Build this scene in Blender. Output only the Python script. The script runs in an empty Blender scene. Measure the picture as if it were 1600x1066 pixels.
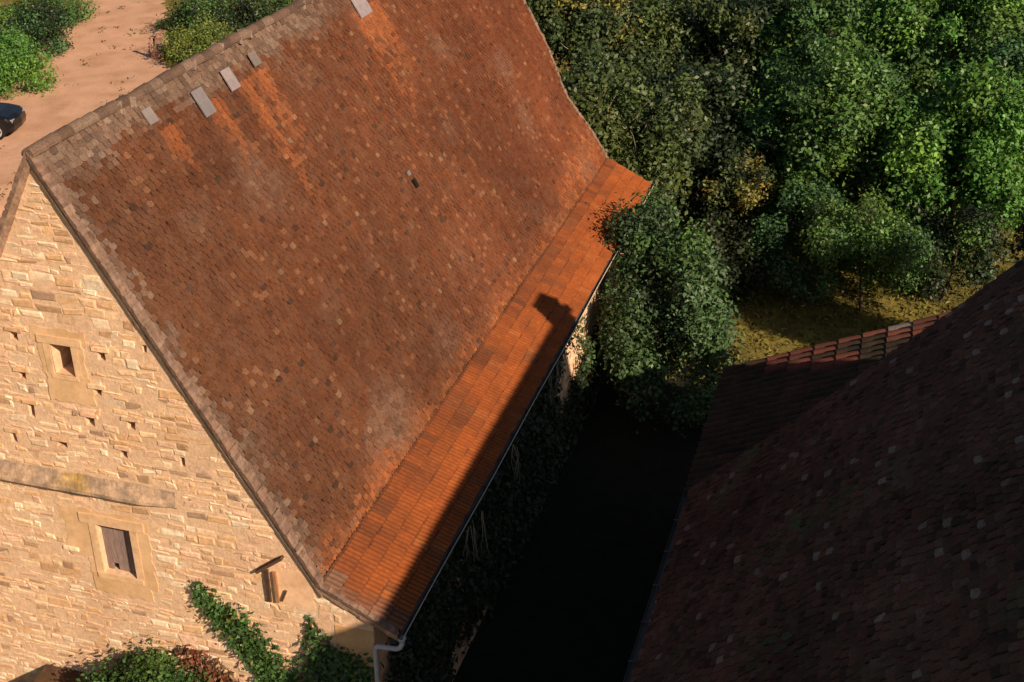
import bpy, bmesh, math, random
import numpy as np
from mathutils import Vector, Matrix, noise

S = bpy.context.scene
COL = S.collection
random.seed(7)
RNG = np.random.default_rng(7)

# ------------------------------------------------------------------ camera
cam = bpy.data.cameras.new("camera")
cam.sensor_width = 36.0
cam.lens = 2017.2 / 1600.0 * 36.0
cam.clip_start = 0.1
cam.clip_end = 2000.0
cam_ob = bpy.data.objects.new("camera", cam)
COL.objects.link(cam_ob)
_r = Vector((0.95723484, 0.28920356, -0.00792207))
_u = Vector((-0.13060657, 0.45640398, 0.88013484))
_f = Vector((-0.2581538, 0.84146105, -0.47465768))
M = Matrix(((_r.x, _u.x, -_f.x, 13.4017), (_r.y, _u.y, -_f.y, -16.7819),
            (_r.z, _u.z, -_f.z, 15.8774), (0, 0, 0, 1)))
cam_ob.matrix_world = M
S.camera = cam_ob
S.render.resolution_x, S.render.resolution_y = 1024, 682

# ------------------------------------------------------------------ light
SUN = Vector((1.0, -0.575, 0.65)).normalized()
elev = math.asin(SUN.z)
w = bpy.data.worlds.new("World")
S.world = w
w.use_nodes = True
nt = w.node_tree
nt.nodes.clear()
sky = nt.nodes.new("ShaderNodeTexSky")
sky.sky_type = 'NISHITA'
sky.sun_disc = False
sky.sun_elevation = elev
sky.sun_rotation = math.atan2(SUN.x, SUN.y)
bg = nt.nodes.new("ShaderNodeBackground")
bg.inputs[1].default_value = 0.05
wo = nt.nodes.new("ShaderNodeOutputWorld")
nt.links.new(sky.outputs[0], bg.inputs[0])
nt.links.new(bg.outputs[0], wo.inputs[0])
sl = bpy.data.lights.new("sun", 'SUN')
sl.energy = 5.0
sl.angle = math.radians(0.5)
sl.color = (1.0, 0.80, 0.60)
so = bpy.data.objects.new("sun", sl)
so.rotation_euler = SUN.to_track_quat('Z', 'Y').to_euler()
so.location = (40, -30, 40)
COL.objects.link(so)
S.view_settings.view_transform = 'Standard'
S.view_settings.look = 'None'
S.view_settings.exposure = 0.45
S.view_settings.gamma = 1.0
S.view_settings.use_curve_mapping = False


# ------------------------------------------------------------------ helpers
class MB:
    """collects faces with a tint per face and links them as one mesh object"""
    def __init__(self):
        self.v = []; self.f = []; self.c = []

    def quad(self, a, b, c, d, col=(1, 1, 1)):
        n = len(self.v)
        self.v += [a, b, c, d]; self.f.append((n, n + 1, n + 2, n + 3)); self.c.append(col)

    def poly(self, pts, col=(1, 1, 1)):
        n = len(self.v)
        self.v += list(pts); self.f.append(tuple(range(n, n + len(pts)))); self.c.append(col)

    def box(self, lo, hi, col=(1, 1, 1), jit=0.0):
        x0, y0, z0 = lo; x1, y1, z1 = hi
        P = [Vector((x, y, z)) for z in (z0, z1) for y in (y0, y1) for x in (x0, x1)]
        if jit:
            P = [p + Vector((random.uniform(-jit, jit) for _ in range(3))) for p in P]
        self.hexa(P, col)

    def hexa(self, P, col=(1, 1, 1)):
        n = len(self.v)
        self.v += P
        for q in ((0, 2, 3, 1), (4, 5, 7, 6), (0, 1, 5, 4), (2, 6, 7, 3), (0, 4, 6, 2), (1, 3, 7, 5)):
            self.f.append(tuple(n + i for i in q)); self.c.append(col)

    def obox(self, o, ax, ay, az, col=(1, 1, 1)):
        """box from corner o along three edge vectors"""
        P = [o + ax * i + ay * j + az * k for k in (0, 1) for j in (0, 1) for i in (0, 1)]
        self.hexa(P, col)

    def tube(self, pts, rad, n=8, col=(1, 1, 1), cap=True):
        rings = []
        for i, p in enumerate(pts):
            p = Vector(p)
            a = Vector(pts[max(i - 1, 0)]); b = Vector(pts[min(i + 1, len(pts) - 1)])
            t = (b - a).normalized()
            s = t.orthogonal().normalized() if i == 0 else (s - t * s.dot(t)).normalized()
            q = t.cross(s)
            r = rad[i] if hasattr(rad, '__len__') else rad
            base = len(self.v)
            for k in range(n):
                an = 2 * math.pi * k / n
                self.v.append(p + (s * math.cos(an) + q * math.sin(an)) * r)
            rings.append(base)
        for i in range(len(rings) - 1):
            for k in range(n):
                k2 = (k + 1) % n
                self.f.append((rings[i] + k, rings[i] + k2, rings[i + 1] + k2, rings[i + 1] + k)); self.c.append(col)
        if cap:
            self.f.append(tuple(rings[0] + k for k in range(n))[::-1]); self.c.append(col)
            self.f.append(tuple(rings[-1] + k for k in range(n))); self.c.append(col)

    def build(self, name, mat, parent=None, smooth=False):
        me = bpy.data.meshes.new(name)
        me.from_pydata([tuple(p) for p in self.v], [], self.f)
        add_tint(me, np.array(self.c, dtype=np.float32))
        return link(name, me, mat, parent, smooth)


def add_tint(me, c):
    at = me.attributes.new("tint", 'FLOAT_COLOR', 'FACE')
    d = np.ones((len(c), 4), dtype=np.float32); d[:, :3] = c
    at.data.foreach_set("color", d.ravel())


def link(name, me, mat, parent=None, smooth=False):
    me.materials.append(mat)
    me.update()
    if smooth:
        me.polygons.foreach_set("use_smooth", [True] * len(me.polygons))
    o = bpy.data.objects.new(name, me)
    COL.objects.link(o)
    if parent is not None:
        o.parent = parent
        o.matrix_parent_inverse = Matrix.Translation(-parent.location)
    return o


def tag(o, label=None, cat=None, group=None, kind=None):
    if label: o["label"] = label
    if cat: o["category"] = cat
    if group: o["group"] = group
    if kind: o["kind"] = kind
    return o


def thing(name, loc, label, cat, group=None):
    o = bpy.data.objects.new(name, None)
    o.location = loc
    o.empty_display_size = 0.3
    COL.objects.link(o)
    return tag(o, label, cat, group)


def V(*a): return Vector(a)


def nz(x, y, z=0.0, s=1.0): return noise.noise(Vector((x * s, y * s, z * s)))


def mixc(a, b, t):
    t = max(0.0, min(1.0, t))
    return tuple(a[i] * (1 - t) + b[i] * t for i in range(3))


# ------------------------------------------------------------------ materials
def mat(name, base=(1, 1, 1), rough=0.9, tint=True, nscale=6.0, namt=0.35, bump=0.3, bscale=30.0,
        dark=None, dscale=0.6, damt=0.0, spec=0.2, metallic=0.0, stretch=None, bdist=0.01):
    """procedural surface: base colour x tint attribute, fine mottling, larger stains, bump"""
    m = bpy.data.materials.new(name)
    m.use_nodes = True
    t = m.node_tree; N = t.nodes; L = t.links
    b = N["Principled BSDF"]
    b.inputs["Roughness"].default_value = rough
    b.inputs["Specular IOR Level"].default_value = spec
    b.inputs["Metallic"].default_value = metallic
    tc = N.new("ShaderNodeTexCoord")
    src = tc.outputs["Object"]
    if stretch:
        mp = N.new("ShaderNodeMapping"); mp.inputs["Scale"].default_value = stretch
        L.new(src, mp.inputs[0]); src = mp.outputs[0]
    rgb = N.new("ShaderNodeRGB"); rgb.outputs[0].default_value = (*base, 1)
    cur = rgb.outputs[0]
    if tint:
        at = N.new("ShaderNodeAttribute"); at.attribute_name = "tint"
        mx = N.new("ShaderNodeMix"); mx.data_type = 'RGBA'; mx.blend_type = 'MULTIPLY'
        mx.inputs[0].default_value = 1.0
        L.new(cur, mx.inputs[6]); L.new(at.outputs["Color"], mx.inputs[7]); cur = mx.outputs[2]
    if namt:
        n1 = N.new("ShaderNodeTexNoise"); n1.inputs["Scale"].default_value = nscale
        n1.inputs["Detail"].default_value = 6.0; n1.inputs["Roughness"].default_value = 0.65
        L.new(src, n1.inputs["Vector"])
        mr = N.new("ShaderNodeMapRange")
        mr.inputs[1].default_value = 0.3; mr.inputs[2].default_value = 0.7
        mr.inputs[3].default_value = 1 - namt; mr.inputs[4].default_value = 1 + namt
        L.new(n1.outputs[0], mr.inputs[0])
        mx = N.new("ShaderNodeMix"); mx.data_type = 'RGBA'; mx.blend_type = 'MULTIPLY'
        mx.inputs[0].default_value = 1.0
        L.new(cur, mx.inputs[6]); L.new(mr.outputs[0], mx.inputs[7]); cur = mx.outputs[2]
    if dark and damt:
        n2 = N.new("ShaderNodeTexNoise"); n2.inputs["Scale"].default_value = dscale
        n2.inputs["Detail"].default_value = 8.0; n2.inputs["Roughness"].default_value = 0.7
        L.new(src, n2.inputs["Vector"])
        mr = N.new("ShaderNodeMapRange")
        mr.inputs[1].default_value = 0.45; mr.inputs[2].default_value = 0.68
        mr.inputs[3].default_value = 0.0; mr.inputs[4].default_value = damt
        L.new(n2.outputs[0], mr.inputs[0])
        mx = N.new("ShaderNodeMix"); mx.data_type = 'RGBA'
        mx.inputs[7].default_value = (*dark, 1)
        L.new(mr.outputs[0], mx.inputs[0]); L.new(cur, mx.inputs[6]); cur = mx.outputs[2]
    L.new(cur, b.inputs["Base Color"])
    if bump:
        n3 = N.new("ShaderNodeTexNoise"); n3.inputs["Scale"].default_value = bscale
        n3.inputs["Detail"].default_value = 6.0; n3.inputs["Roughness"].default_value = 0.7
        L.new(src, n3.inputs["Vector"])
        bp = N.new("ShaderNodeBump"); bp.inputs["Strength"].default_value = bump
        bp.inputs["Distance"].default_value = bdist
        L.new(n3.outputs[0], bp.inputs["Height"]); L.new(bp.outputs[0], b.inputs["Normal"])
    return m


def leaf_mat(name, base, trans=0.25, rough=0.5):
    m = bpy.data.materials.new(name)
    m.use_nodes = True
    t = m.node_tree; N = t.nodes; L = t.links
    b = N["Principled BSDF"]; b.inputs["Roughness"].default_value = rough
    b.inputs["Specular IOR Level"].default_value = 0.35
    at = N.new("ShaderNodeAttribute"); at.attribute_name = "tint"
    mx = N.new("ShaderNodeMix"); mx.data_type = 'RGBA'; mx.blend_type = 'MULTIPLY'
    mx.inputs[0].default_value = 1.0; mx.inputs[6].default_value = (*base, 1)
    L.new(at.outputs["Color"], mx.inputs[7])
    tr = N.new("ShaderNodeBsdfTranslucent")
    ms = N.new("ShaderNodeMixShader"); ms.inputs[0].default_value = trans
    L.new(mx.outputs[2], b.inputs["Base Color"]); L.new(mx.outputs[2], tr.inputs[0])
    L.new(b.outputs[0], ms.inputs[1]); L.new(tr.outputs[0], ms.inputs[2])
    L.new(ms.outputs[0], N["Material Output"].inputs[0])
    return m


MT = dict(
    old_tile=mat("old_tile", (1, 1, 1), 0.95, nscale=26, namt=0.42, bump=0.5, bscale=60, bdist=0.008, dark=(0.155, 0.085, 0.052), dscale=2.6, damt=0.30),
    new_tile=mat("new_tile", (1, 1, 1), 0.8, nscale=9, namt=0.22, bump=0.2, bscale=70, bdist=0.004,
                 dark=(0.10, 0.030, 0.010), dscale=1.2, damt=0.45),
    deck=mat("roof_deck", (0.045, 0.025, 0.015), 1.0, tint=False),
    stone=mat("rubble_stone", (1, 1, 1), 0.95, nscale=11, namt=0.30, bump=0.7, bscale=26, bdist=0.015, dark=(0.52, 0.28, 0.13), dscale=0.7, damt=0.45),
    mortar=mat("lime_mortar", (0.72, 0.475, 0.30), 0.98, tint=False, nscale=9, namt=0.22, bump=0.8, bscale=22,
               bdist=0.02, dark=(0.56, 0.34, 0.20), dscale=0.8, damt=0.5),
    render=mat("ochre_render", (0.68, 0.43, 0.235), 0.95, tint=True, nscale=5, namt=0.14, bump=0.4, bscale=20,
               dark=(0.46, 0.26, 0.11), dscale=1.6, damt=0.6),
    dressed=mat("dressed_stone", (0.67, 0.425, 0.24), 0.95, nscale=6, namt=0.2, bump=0.4, bscale=25),
    ledge=mat("lichen_ledge", (0.44, 0.31, 0.21), 1.0, tint=True, nscale=8, namt=0.4, bump=0.9, bscale=18,
              bdist=0.02, dark=(0.15, 0.12, 0.10), dscale=1.6, damt=0.85),
    verge=mat("verge_mortar", (0.21, 0.138, 0.10), 1.0, tint=True, nscale=9, namt=0.45, bump=0.9, bscale=24,
              bdist=0.02, dark=(0.20, 0.12, 0.09), dscale=2.2, damt=0.8),
    oldwood=mat("weathered_wood", (0.20, 0.13, 0.09), 0.9, tint=True, nscale=5, namt=0.35, bump=0.5, bscale=12,
                stretch=(9, 9, 1)),
    brownwood=mat("brown_wood", (0.10, 0.055, 0.03), 0.9, tint=True, nscale=6, namt=0.3, bump=0.5, bscale=20),
    zinc=mat("zinc_sheet", (0.19, 0.165, 0.16), 0.6, tint=True, nscale=6, namt=0.15, bump=0.1, spec=0.4),
    pipe=mat("grey_pipe", (0.42, 0.40, 0.42), 0.45, tint=False, nscale=8, namt=0.15, bump=0.1, spec=0.4),
    gutter=mat("grey_gutter", (0.062, 0.052, 0.042), 0.5, tint=True, nscale=8, namt=0.2, bump=0.1, spec=0.4),
    bark=mat("bark", (0.075, 0.055, 0.035), 0.95, tint=False, nscale=10, namt=0.3, bump=0.8, bscale=20),
    twig=mat("dry_twig", (0.30, 0.25, 0.17), 0.95, tint=True, nscale=10, namt=0.3, bump=0.2),
    path=mat("dirt_road", (0.60, 0.345, 0.22), 1.0, tint=False, nscale=2.2, namt=0.16, bump=0.6, bscale=9,
             bdist=0.04, dark=(0.36, 0.19, 0.09), dscale=1.1, damt=0.75),
    ground=mat("ground", (0.18, 0.14, 0.032), 1.0, tint=False, nscale=1.3, namt=0.4, bump=0.8, bscale=6,
               bdist=0.06, dark=(0.045, 0.05, 0.014), dscale=0.25, damt=0.7),
    court_shade=mat("courtyard_shade", (0.014, 0.014, 0.009), 1.0, tint=False, nscale=2, namt=0.4, bump=0.6, bscale=8),
    grass=leaf_mat("grass_blade", (0.19, 0.16, 0.035)),
    leaf=leaf_mat("leaf", (1, 1, 1), 0.13, 0.5),
    gloss_leaf=leaf_mat("glossy_leaf", (1, 1, 1), 0.13, 0.52),
    carpaint=mat("black_paint", (0.006, 0.006, 0.007), 0.22, tint=False, namt=0.0, bump=0.0, spec=0.5),
    glass=mat("dark_glass", (0.01, 0.012, 0.014), 0.06, tint=False, namt=0.0, bump=0.0, spec=0.6),
    rubber=mat("rubber", (0.012, 0.012, 0.012), 0.8, tint=False, namt=0.1, bump=0.2),
    alloy=mat("alloy", (0.62, 0.60, 0.58), 0.35, tint=False, namt=0.05, bump=0.0, metallic=0.6, spec=0.5),
    redlamp=mat("red_lens", (0.25, 0.01, 0.01), 0.2, tint=False, namt=0.0, bump=0.0, spec=0.5),
    dark=mat("dark_inside", (0.012, 0.009, 0.007), 1.0, tint=False, namt=0.2, bump=0.0),
)

# ------------------------------------------------------------------ ground
def smooth(t):
    t = max(0.0, min(1.0, t)); return t * t * (3 - 2 * t)


def gh(x, y):
    h = -5.0 + 3.6 * smooth((-7.5 - x) / 10.0)
    h += 0.15 * nz(x, y, 3.3, 0.12) * smooth((abs(x - 0) - 6) / 6)
    return h


def sheet(name, xs, ys, fn, m, keep=None):
    mb = MB(); idx = {}
    for j, y in enumerate(ys):
        for i, x in enumerate(xs):
            idx[i, j] = len(mb.v); mb.v.append(V(x, y, fn(x, y)))
    for j in range(len(ys) - 1):
        for i in range(len(xs) - 1):
            if keep is None or keep((xs[i] + xs[i + 1]) / 2, (ys[j] + ys[j + 1]) / 2):
                mb.f.append((idx[i, j], idx[i + 1, j], idx[i + 1, j + 1], idx[i, j + 1])); mb.c.append((1, 1, 1))
    o = mb.build(name, m, None, True)
    tag(o, kind='structure')
    return o


def axis(a, b, step, far):
    c = list(np.arange(a, b + 1e-6, step))
    return [-far, -far * 0.5, a - 40] + c + [b + 40, far * 0.5, far]


sheet("ground", axis(-60, 60, 1.5, 700), axis(-40, 110, 1.5, 700), gh, MT['ground'])


def inpoly(x, y, P):
    r = False; n = len(P)
    for i in range(n):
        x1, y1 = P[i]; x2, y2 = P[i - 1]
        if (y1 > y) != (y2 > y) and x < (x2 - x1) * (y - y1) / (y2 - y1) + x1:
            r = not r
    return r


ROAD = [(-8, 8), (-8, 20), (-13, 30), (-18.9, 34.3), (-21.4, 37.6), (-25.0, 44.5), (-36, 68), (-44, 84), (-56, 84),
        (-42, 64), (-35, 52), (-29.3, 43), (-26.5, 36), (-25.5, 31.5), (-30, 24), (-30, 8)]
sheet("road", list(np.arange(-56, -7.9, 0.4)), list(np.arange(8, 84.1, 0.4)), lambda x, y: gh(x, y) + 0.05,
      MT['path'], lambda x, y: inpoly(x + 0.5 * nz(x, y, 1, 0.9), y + 0.5 * nz(x, y, 7, 0.9), ROAD))
sheet("courtyard_shade", list(np.arange(5.5, 12.2, 0.35)), list(np.arange(-14, 24.1, 0.35)), lambda x, y: max(gh(x, y) + .03, -4.97), MT['court_shade'],  # near-black sheet drawn out over the shaded ground to deepen its shade
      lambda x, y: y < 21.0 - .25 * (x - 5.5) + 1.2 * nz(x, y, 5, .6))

# ------------------------------------------------------------------ barn
H, LEN, WK, HK, W = 8.665, 23.29, 4.541, 0.744, 6.0
barn = thing("stone_barn", (0, 11.6, -5.0), "long stone barn with steep brown tiled roof, orange eave tiles and sunlit gable", "barn")

YEL = (0.50, 0.30, 0.14)
STONES = [(0.768, 0.5013, 0.301), (0.8096, 0.5422, 0.3399), (0.7265, 0.4604, 0.2719), (0.8303, 0.6036, 0.4079), (0.7058, 0.4297, 0.2331), (0.7473, 0.4706, 0.3108)]


def stone_col():
    c = random.choice(STONES); k = random.uniform(0.80, 1.14)
    if random.random() < 0.10: c = random.choice([(0.46, 0.28, 0.16), (0.54, 0.32, 0.18), (.42, .27, .18)])
    if random.random() < 0.06: c = (0.80, 0.63, 0.44)
    return tuple(min(0.86, v * k) for v in c)


def rubble(mb, org, ux, uz, un, inside, smin, smax, zlo, zhi, rowh=(0.06, 0.20), sw=(0.09, 0.42), proud=(0.001, 0.018)):
    """laid rubble: pillowed stones in wavering courses on a wall plane"""
    z = zlo
    while z < zhi:
        h = random.uniform(*rowh)
        x = smin - random.uniform(0, 0.3)
        while x < smax:
            wd = random.uniform(*sw) * (1.3 if h > 0.16 else 1)
            wav = 0.06 * nz(x, z, 0, 0.6) + random.uniform(-.02, .02)
            hh = h * random.uniform(0.7, 1.12)
            g = 0.011
            x0, x1, z0, z1 = x + g, x + wd - g, z + g + wav, z + hh - g + wav
            x += wd
            if not inside(x0, x1, z0, z1) or random.random() < 0.20:
                continue
            j = lambda s=0.026: random.uniform(-s, s)
            p = [(x0 + j(), z0 + j()), (x1 + j(), z0 + j()), (x1 + j(), z1 + j()), (x0 + j(), z1 + j())]
            d = random.uniform(*proud)
            cx = (x0 + x1) / 2; cz = (z0 + z1) / 2
            ins = random.uniform(.5, 1.3) * min(0.035, 0.25 * min(x1 - x0, z1 - z0))
            P0 = [org + ux * a + uz * b + un * 0.001 for a, b in p]
            P1 = []
            for a, b in p:
                a2 = a + ins * (1 if a < cx else -1); b2 = b + ins * (1 if b < cz else -1)
                P1.append(org + ux * a2 + uz * b2 + un * (d + random.uniform(-0.006, 0.006)))
            c = stone_col()
            n = len(mb.v); mb.v += P0 + P1
            mb.f.append((n + 4, n + 5, n + 6, n + 7)); mb.c.append(c)
            for k in range(4):
                k2 = (k + 1) % 4
                mb.f.append((n + k, n + k2, n + 4 + k2, n + 4 + k)); mb.c.append(c)
        z += h


def roof_z(ax):
    ax = abs(ax)
    if ax < WK: return H + (HK - H) * ax / WK
    return HK * (W - ax) / (W - WK)


GY = 0.10                                   # outer face of the gable wall
HOLES = [(-1.08, 5.08, .17, .17), (.67, 4.93, .15, .17), (-1.09, 4.26, .16, .17), (.46, 4.16, .15, .16), (-1.05, 3.52, .13, .30),
         (.18, 3.5, .18, .18), (1.04, 3.57, .16, .18), (-1.59, 2.84, .12, .22), (-.54, 2.87, .2, .13), (.77, 2.9, .14, .18),
         (-.81, .33, .16, .10), (1.98, 2.95, .10, .2), (-2.2, 4.4, .16, .17), (-2.3, 3.4, .16, .17), (1.58, 5.2, .09, .15)]
UPW = (-.36, .07, 4.42, 5.04)               # upper opening x0,x1,z0,z1
LOW = (-.14, .58, -.02, 1.14)               # lower window


def solid_prism(pts, y0, y1):
    mb = MB(); n = len(pts)
    mb.v = [V(x, y0, z) for x, z in pts] + [V(x, y1, z) for x, z in pts]
    mb.f.append(tuple(range(n))); mb.f.append(tuple(range(2 * n - 1, n - 1, -1)))
    for k in range(n):
        k2 = (k + 1) % n
        mb.f.append((k2, k, n + k, n + k2))
    mb.c = [(1, 1, 1)] * len(mb.f)
    return mb


GAB = [(-5.5, -5.1), (5.5, -5.1), (5.5, roof_z(5.5) - 0.13), (WK, HK - 0.14), (0, H - 0.25), (-WK, HK - 0.14), (-5.5, roof_z(5.5) - 0.13)]
gw = solid_prism(GAB, GY, GY + 0.6).build("gable_wall", MT['mortar'], barn)
cut = MB()
for hx, hz, hw, hh in HOLES:
    cut.box((hx - hw / 2, GY - 0.2, hz - hh / 2), (hx + hw / 2, GY + 0.42, hz + hh / 2), jit=0.02)
cut.box((UPW[0], GY - .2, UPW[2]), (UPW[1], GY + 0.9, UPW[3]))
cut.box((LOW[0], GY - .2, LOW[2]), (LOW[1], GY + 0.9, LOW[3]))
co = cut.build("cutter", MT['dark'])
bm_ = gw.modifiers.new("holes", 'BOOLEAN'); bm_.object = co; bm_.operation = 'DIFFERENCE'; bm_.solver = 'EXACT'
dg = bpy.context.evaluated_depsgraph_get()
me2 = bpy.data.meshes.new_from_object(gw.evaluated_get(dg))
gw.modifiers.clear(); gw.data = me2
gw.data.materials.clear(); gw.data.materials.append(MT['mortar'])
bpy.data.objects.remove(co)
bpy.ops.object.select_all(action='DESELECT') if bpy.context.selected_objects else None

# plain patches (no stones there): surrounds, corner render, plaster patch
PATCH = [(-.72, .40, 5.06, 5.36), (-.62, UPW[0], 4.42, 5.05), (UPW[1], .32, 4.36, 5.05), (-.56, .36, 3.86, 4.42),
         (-.90, 1.02, 1.15, 1.46), (-.86, -.15, .30, 1.15), (-.44, -.15, -.25, .30), (.585, 1.0, -.25, 1.15), (-.40, .86, -.52, -.03),
         (4.72, 5.49, -1.15, -.16), (3.5, 4.3, .1, .9)]


def gable_inside(x0, x1, z0, z1):
    if x1 > 5.44 or x0 < -5.44: return False
    for xx in (x0, x1):
        if z1 > roof_z(xx) - 0.22: return False
    for hx, hz, hw, hh in HOLES:
        if x1 > hx - hw / 2 - .01 and x0 < hx + hw / 2 + .01 and z1 > hz - hh / 2 - .01 and z0 < hz + hh / 2 + .01: return False
    for a, b, c, d in PATCH + [UPW, LOW]:
        if x1 > a + .005 and x0 < b - .005 and z1 > c + .005 and z0 < d - .005: return False
    if x0 < 1.72 and 1.80 < (z0 + z1) / 2 < 2.30: return False
    return True


st = MB()
rubble(st, V(0, GY, 0), V(1, 0, 0), V(0, 0, 1), V(0, -1, 0), gable_inside, -5.4, 5.4, -5.0, 8.4)
for hx, hz, hw, hh in HOLES[:11]:                       # lintel and jamb stones round the putlog holes
    c = stone_col()
    st.box((hx - hw / 2 - .09, GY - .03, hz + hh / 2 + .008), (hx + hw / 2 + .10, GY + .005, hz + hh / 2 + .085), c, 0.01)
st.build("stonework", MT['stone'], gw)

def ragged(mb, a, b, c, d, out, col=(1, 1, 1), keep=()):
    """plaster patch with uneven edges; sides named in keep stay straight"""
    P = []
    for (xa, za, xb, zb, nm) in ((a, c, b, c, 'b'), (b, c, b, d, 'r'), (b, d, a, d, 't'), (a, d, a, c, 'l')):
        m = max(2, int(math.hypot(xb - xa, zb - za) / .09))
        for k in range(m):
            t = k / m; e = 0 if nm in keep else random.uniform(-.035, .03)
            P.append((xa + (xb - xa) * t + (e if nm == 'r' else -e if nm == 'l' else 0), za + (zb - za) * t + (e if nm == 't' else -e if nm == 'b' else 0)))
    n = len(mb.v); m = len(P)
    mb.v += [V(x, GY - out, z) for x, z in P] + [V(x, GY + .01, z) for x, z in P]
    mb.f.append(tuple(range(n, n + m))); mb.c.append(col)
    for k in range(m):
        k2 = (k + 1) % m
        mb.f.append((n + k2, n + k, n + m + k, n + m + k2)); mb.c.append(col)


win = MB()
for q, kp in zip(range(4), ('b', 'r', 'l', 't')):
    ragged(win, *PATCH[q], .008 + .003 * q, (1, 1, 1), kp)
uw = win.build("window", MT['render'], barn)
uw["label"] = "small open upper window with a dark interior"
lt = MB(); lt.box((-.60, GY - .03, 5.045), (.30, GY + .12, 5.20)); lt.build("lintel", MT['dressed'], uw)
sl_ = MB(); sl_.box((-.42, GY - .03, 4.33), (.13, GY + .3, 4.418)); sl_.build("sill", MT['dressed'], uw)
for a, b in ((UPW[0] - .14, UPW[0] - .003), (UPW[1] + .003, UPW[1] + .13)):
    jb = MB(); jb.box((a, GY - .020, 4.421), (b, GY + .008, 5.042), (1, 1, 1), .006); jb.build("jamb", MT['dressed'], uw)

win = MB()
for q, kp in zip(range(4, 9), ('b', 'r', 'r', 'l', 't')):
    ragged(win, *PATCH[q], .004 + .003 * (q - 4), (1, 1, 1), kp)
lw = win.build("window", MT['render'], barn)
lw["label"] = "lower window closed by a grey wooden shutter"
lt = MB(); lt.box((-.48, GY - .026, 1.145), (.92, GY + .1, 1.36)); lt.build("lintel", MT['dressed'], lw)
sl_ = MB(); sl_.box((-.28, GY - .04, -.14), (.72, GY + .35, -.022)); sl_.build("sill", MT['dressed'], lw)
for a, b in ((LOW[0] - .16, LOW[0] - .003), (LOW[1] + .003, LOW[1] + .17)):
    jb = MB(); jb.box((a, GY - .020, -.019), (b, GY + .008, 1.142), (1, 1, 1), .006); jb.build("jamb", MT['dressed'], lw)
sh = MB()
x = LOW[0] + .01
while x < LOW[1] - .02:
    wd = min(random.uniform(.10, .15), LOW[1] - .01 - x)
    g = random.uniform(.8, 1.15)
    z0 = LOW[2] + (0.16 if .12 < x + .14 < .26 else 0.01) + random.uniform(0, .02)
    sh.box((x, GY + .12 + random.uniform(0, .008), z0), (x + wd - .008, GY + .16, LOW[3] - .02), (1.3 * g, 1.4 * g, 1.75 * g))
    x += wd
shu = sh.build("shutter", MT['oldwood'], lw)

# weathered string course
sc = MB()
xs = np.linspace(-3.5, 1.72, 70)
prof = [(0.0, 2.27), (0.10, 2.11), (0.17, 2.00), (0.17, 1.93), (0.0, 1.88)]
for i in range(len(xs) - 1):
    for k in range(len(prof) - 1):
        q = []
        for xx, (d, z) in ((xs[i], prof[k]), (xs[i + 1], prof[k]), (xs[i + 1], prof[k + 1]), (xs[i], prof[k + 1])):
            e = 0.045 * nz(xx * 3, z * 7, 2)
            fade = min(1, (1.95 - xx) / 0.9)
            q.append(V(xx, GY - (d + (e if d > 0 else 0)) * fade + .003, z - 0.03 * (1 - fade) + e * .6))
        gk = max(0, 1 - abs(xs[i] + .4 + random.uniform(-.15, .15)) / .5) if k < 2 else 0
        gr = mixc((1, .95, .9), (1.1, .95, .4), gk)
        sc.quad(*q, gr)
sc.build("string_course", MT['ledge'], barn)

# corner render patch and the pale plaster by the timber hoist
cr = MB(); cr.box((4.72, GY - .012, -1.15), (5.497, GY + .01, -.16), (0.92, .86, .8)); cr.box((5.40, GY - .02, -5), (5.52, GY + .2, -1.16), (.9, .85, .8))
cr.build("corner_render", MT['render'], barn)
pp = MB(); ragged(pp, 3.45, 4.35, .05, .95, .007, (1.12, 1.12, 1.25)); pp.build("plaster_patch", MT['render'], barn)
hb = MB()
hb.obox(V(3.27, GY - .11, .77), V(.56, 0, .44), V(0, .12, 0), V(-.035, 0, .045), (1, 1, 1))
hb.box((3.39, GY - .055, .10), (3.465, GY + .01, .84), (.8, .8, .8), .008)
hb.box((3.57, GY - .055, .12), (3.635, GY + .01, .84), (3.4, 3.0, 2.6), .008)
hb.obox(V(3.66, GY - .04, .18), V(.04, 0, -.02), V(0, .05, 0), V(.11, 0, .26), (.9, .9, .9))
hb.build("timber_bracket", MT['brownwood'], barn)

# other walls
def plain_stones(x0, x1, z0, z1): return z1 < -0.05


sw_ = MB(); sw_.box((4.9, GY + .61, -5.1), (5.5, LEN - .1, 0.1))
so_ = sw_.build("side_wall", MT['mortar'], barn)
st = MB()
rubble(st, V(5.5, 0, 0), V(0, 1, 0), V(0, 0, 1), V(1, 0, 0), plain_stones, GY + .65, LEN - .2, -4.95, -.05, (.12, .24), (.2, .6))
st.build("stonework", MT['stone'], so_)
sw_ = MB(); sw_.box((-5.5, GY + .61, -5.1), (-4.9, LEN - .1, 0.1)); sw_.build("side_wall", MT['mortar'], barn)
solid_prism([p if p[0] != 0 else (0, H - .3) for p in GAB[:4]] + GAB[5:] if False else GAB[:4] + [(3.3, roof_z(3.3) - .95)] + GAB[4:], LEN - .09, LEN - .08 + .04).build("gable_wall", MT['mortar'], barn)

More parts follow.
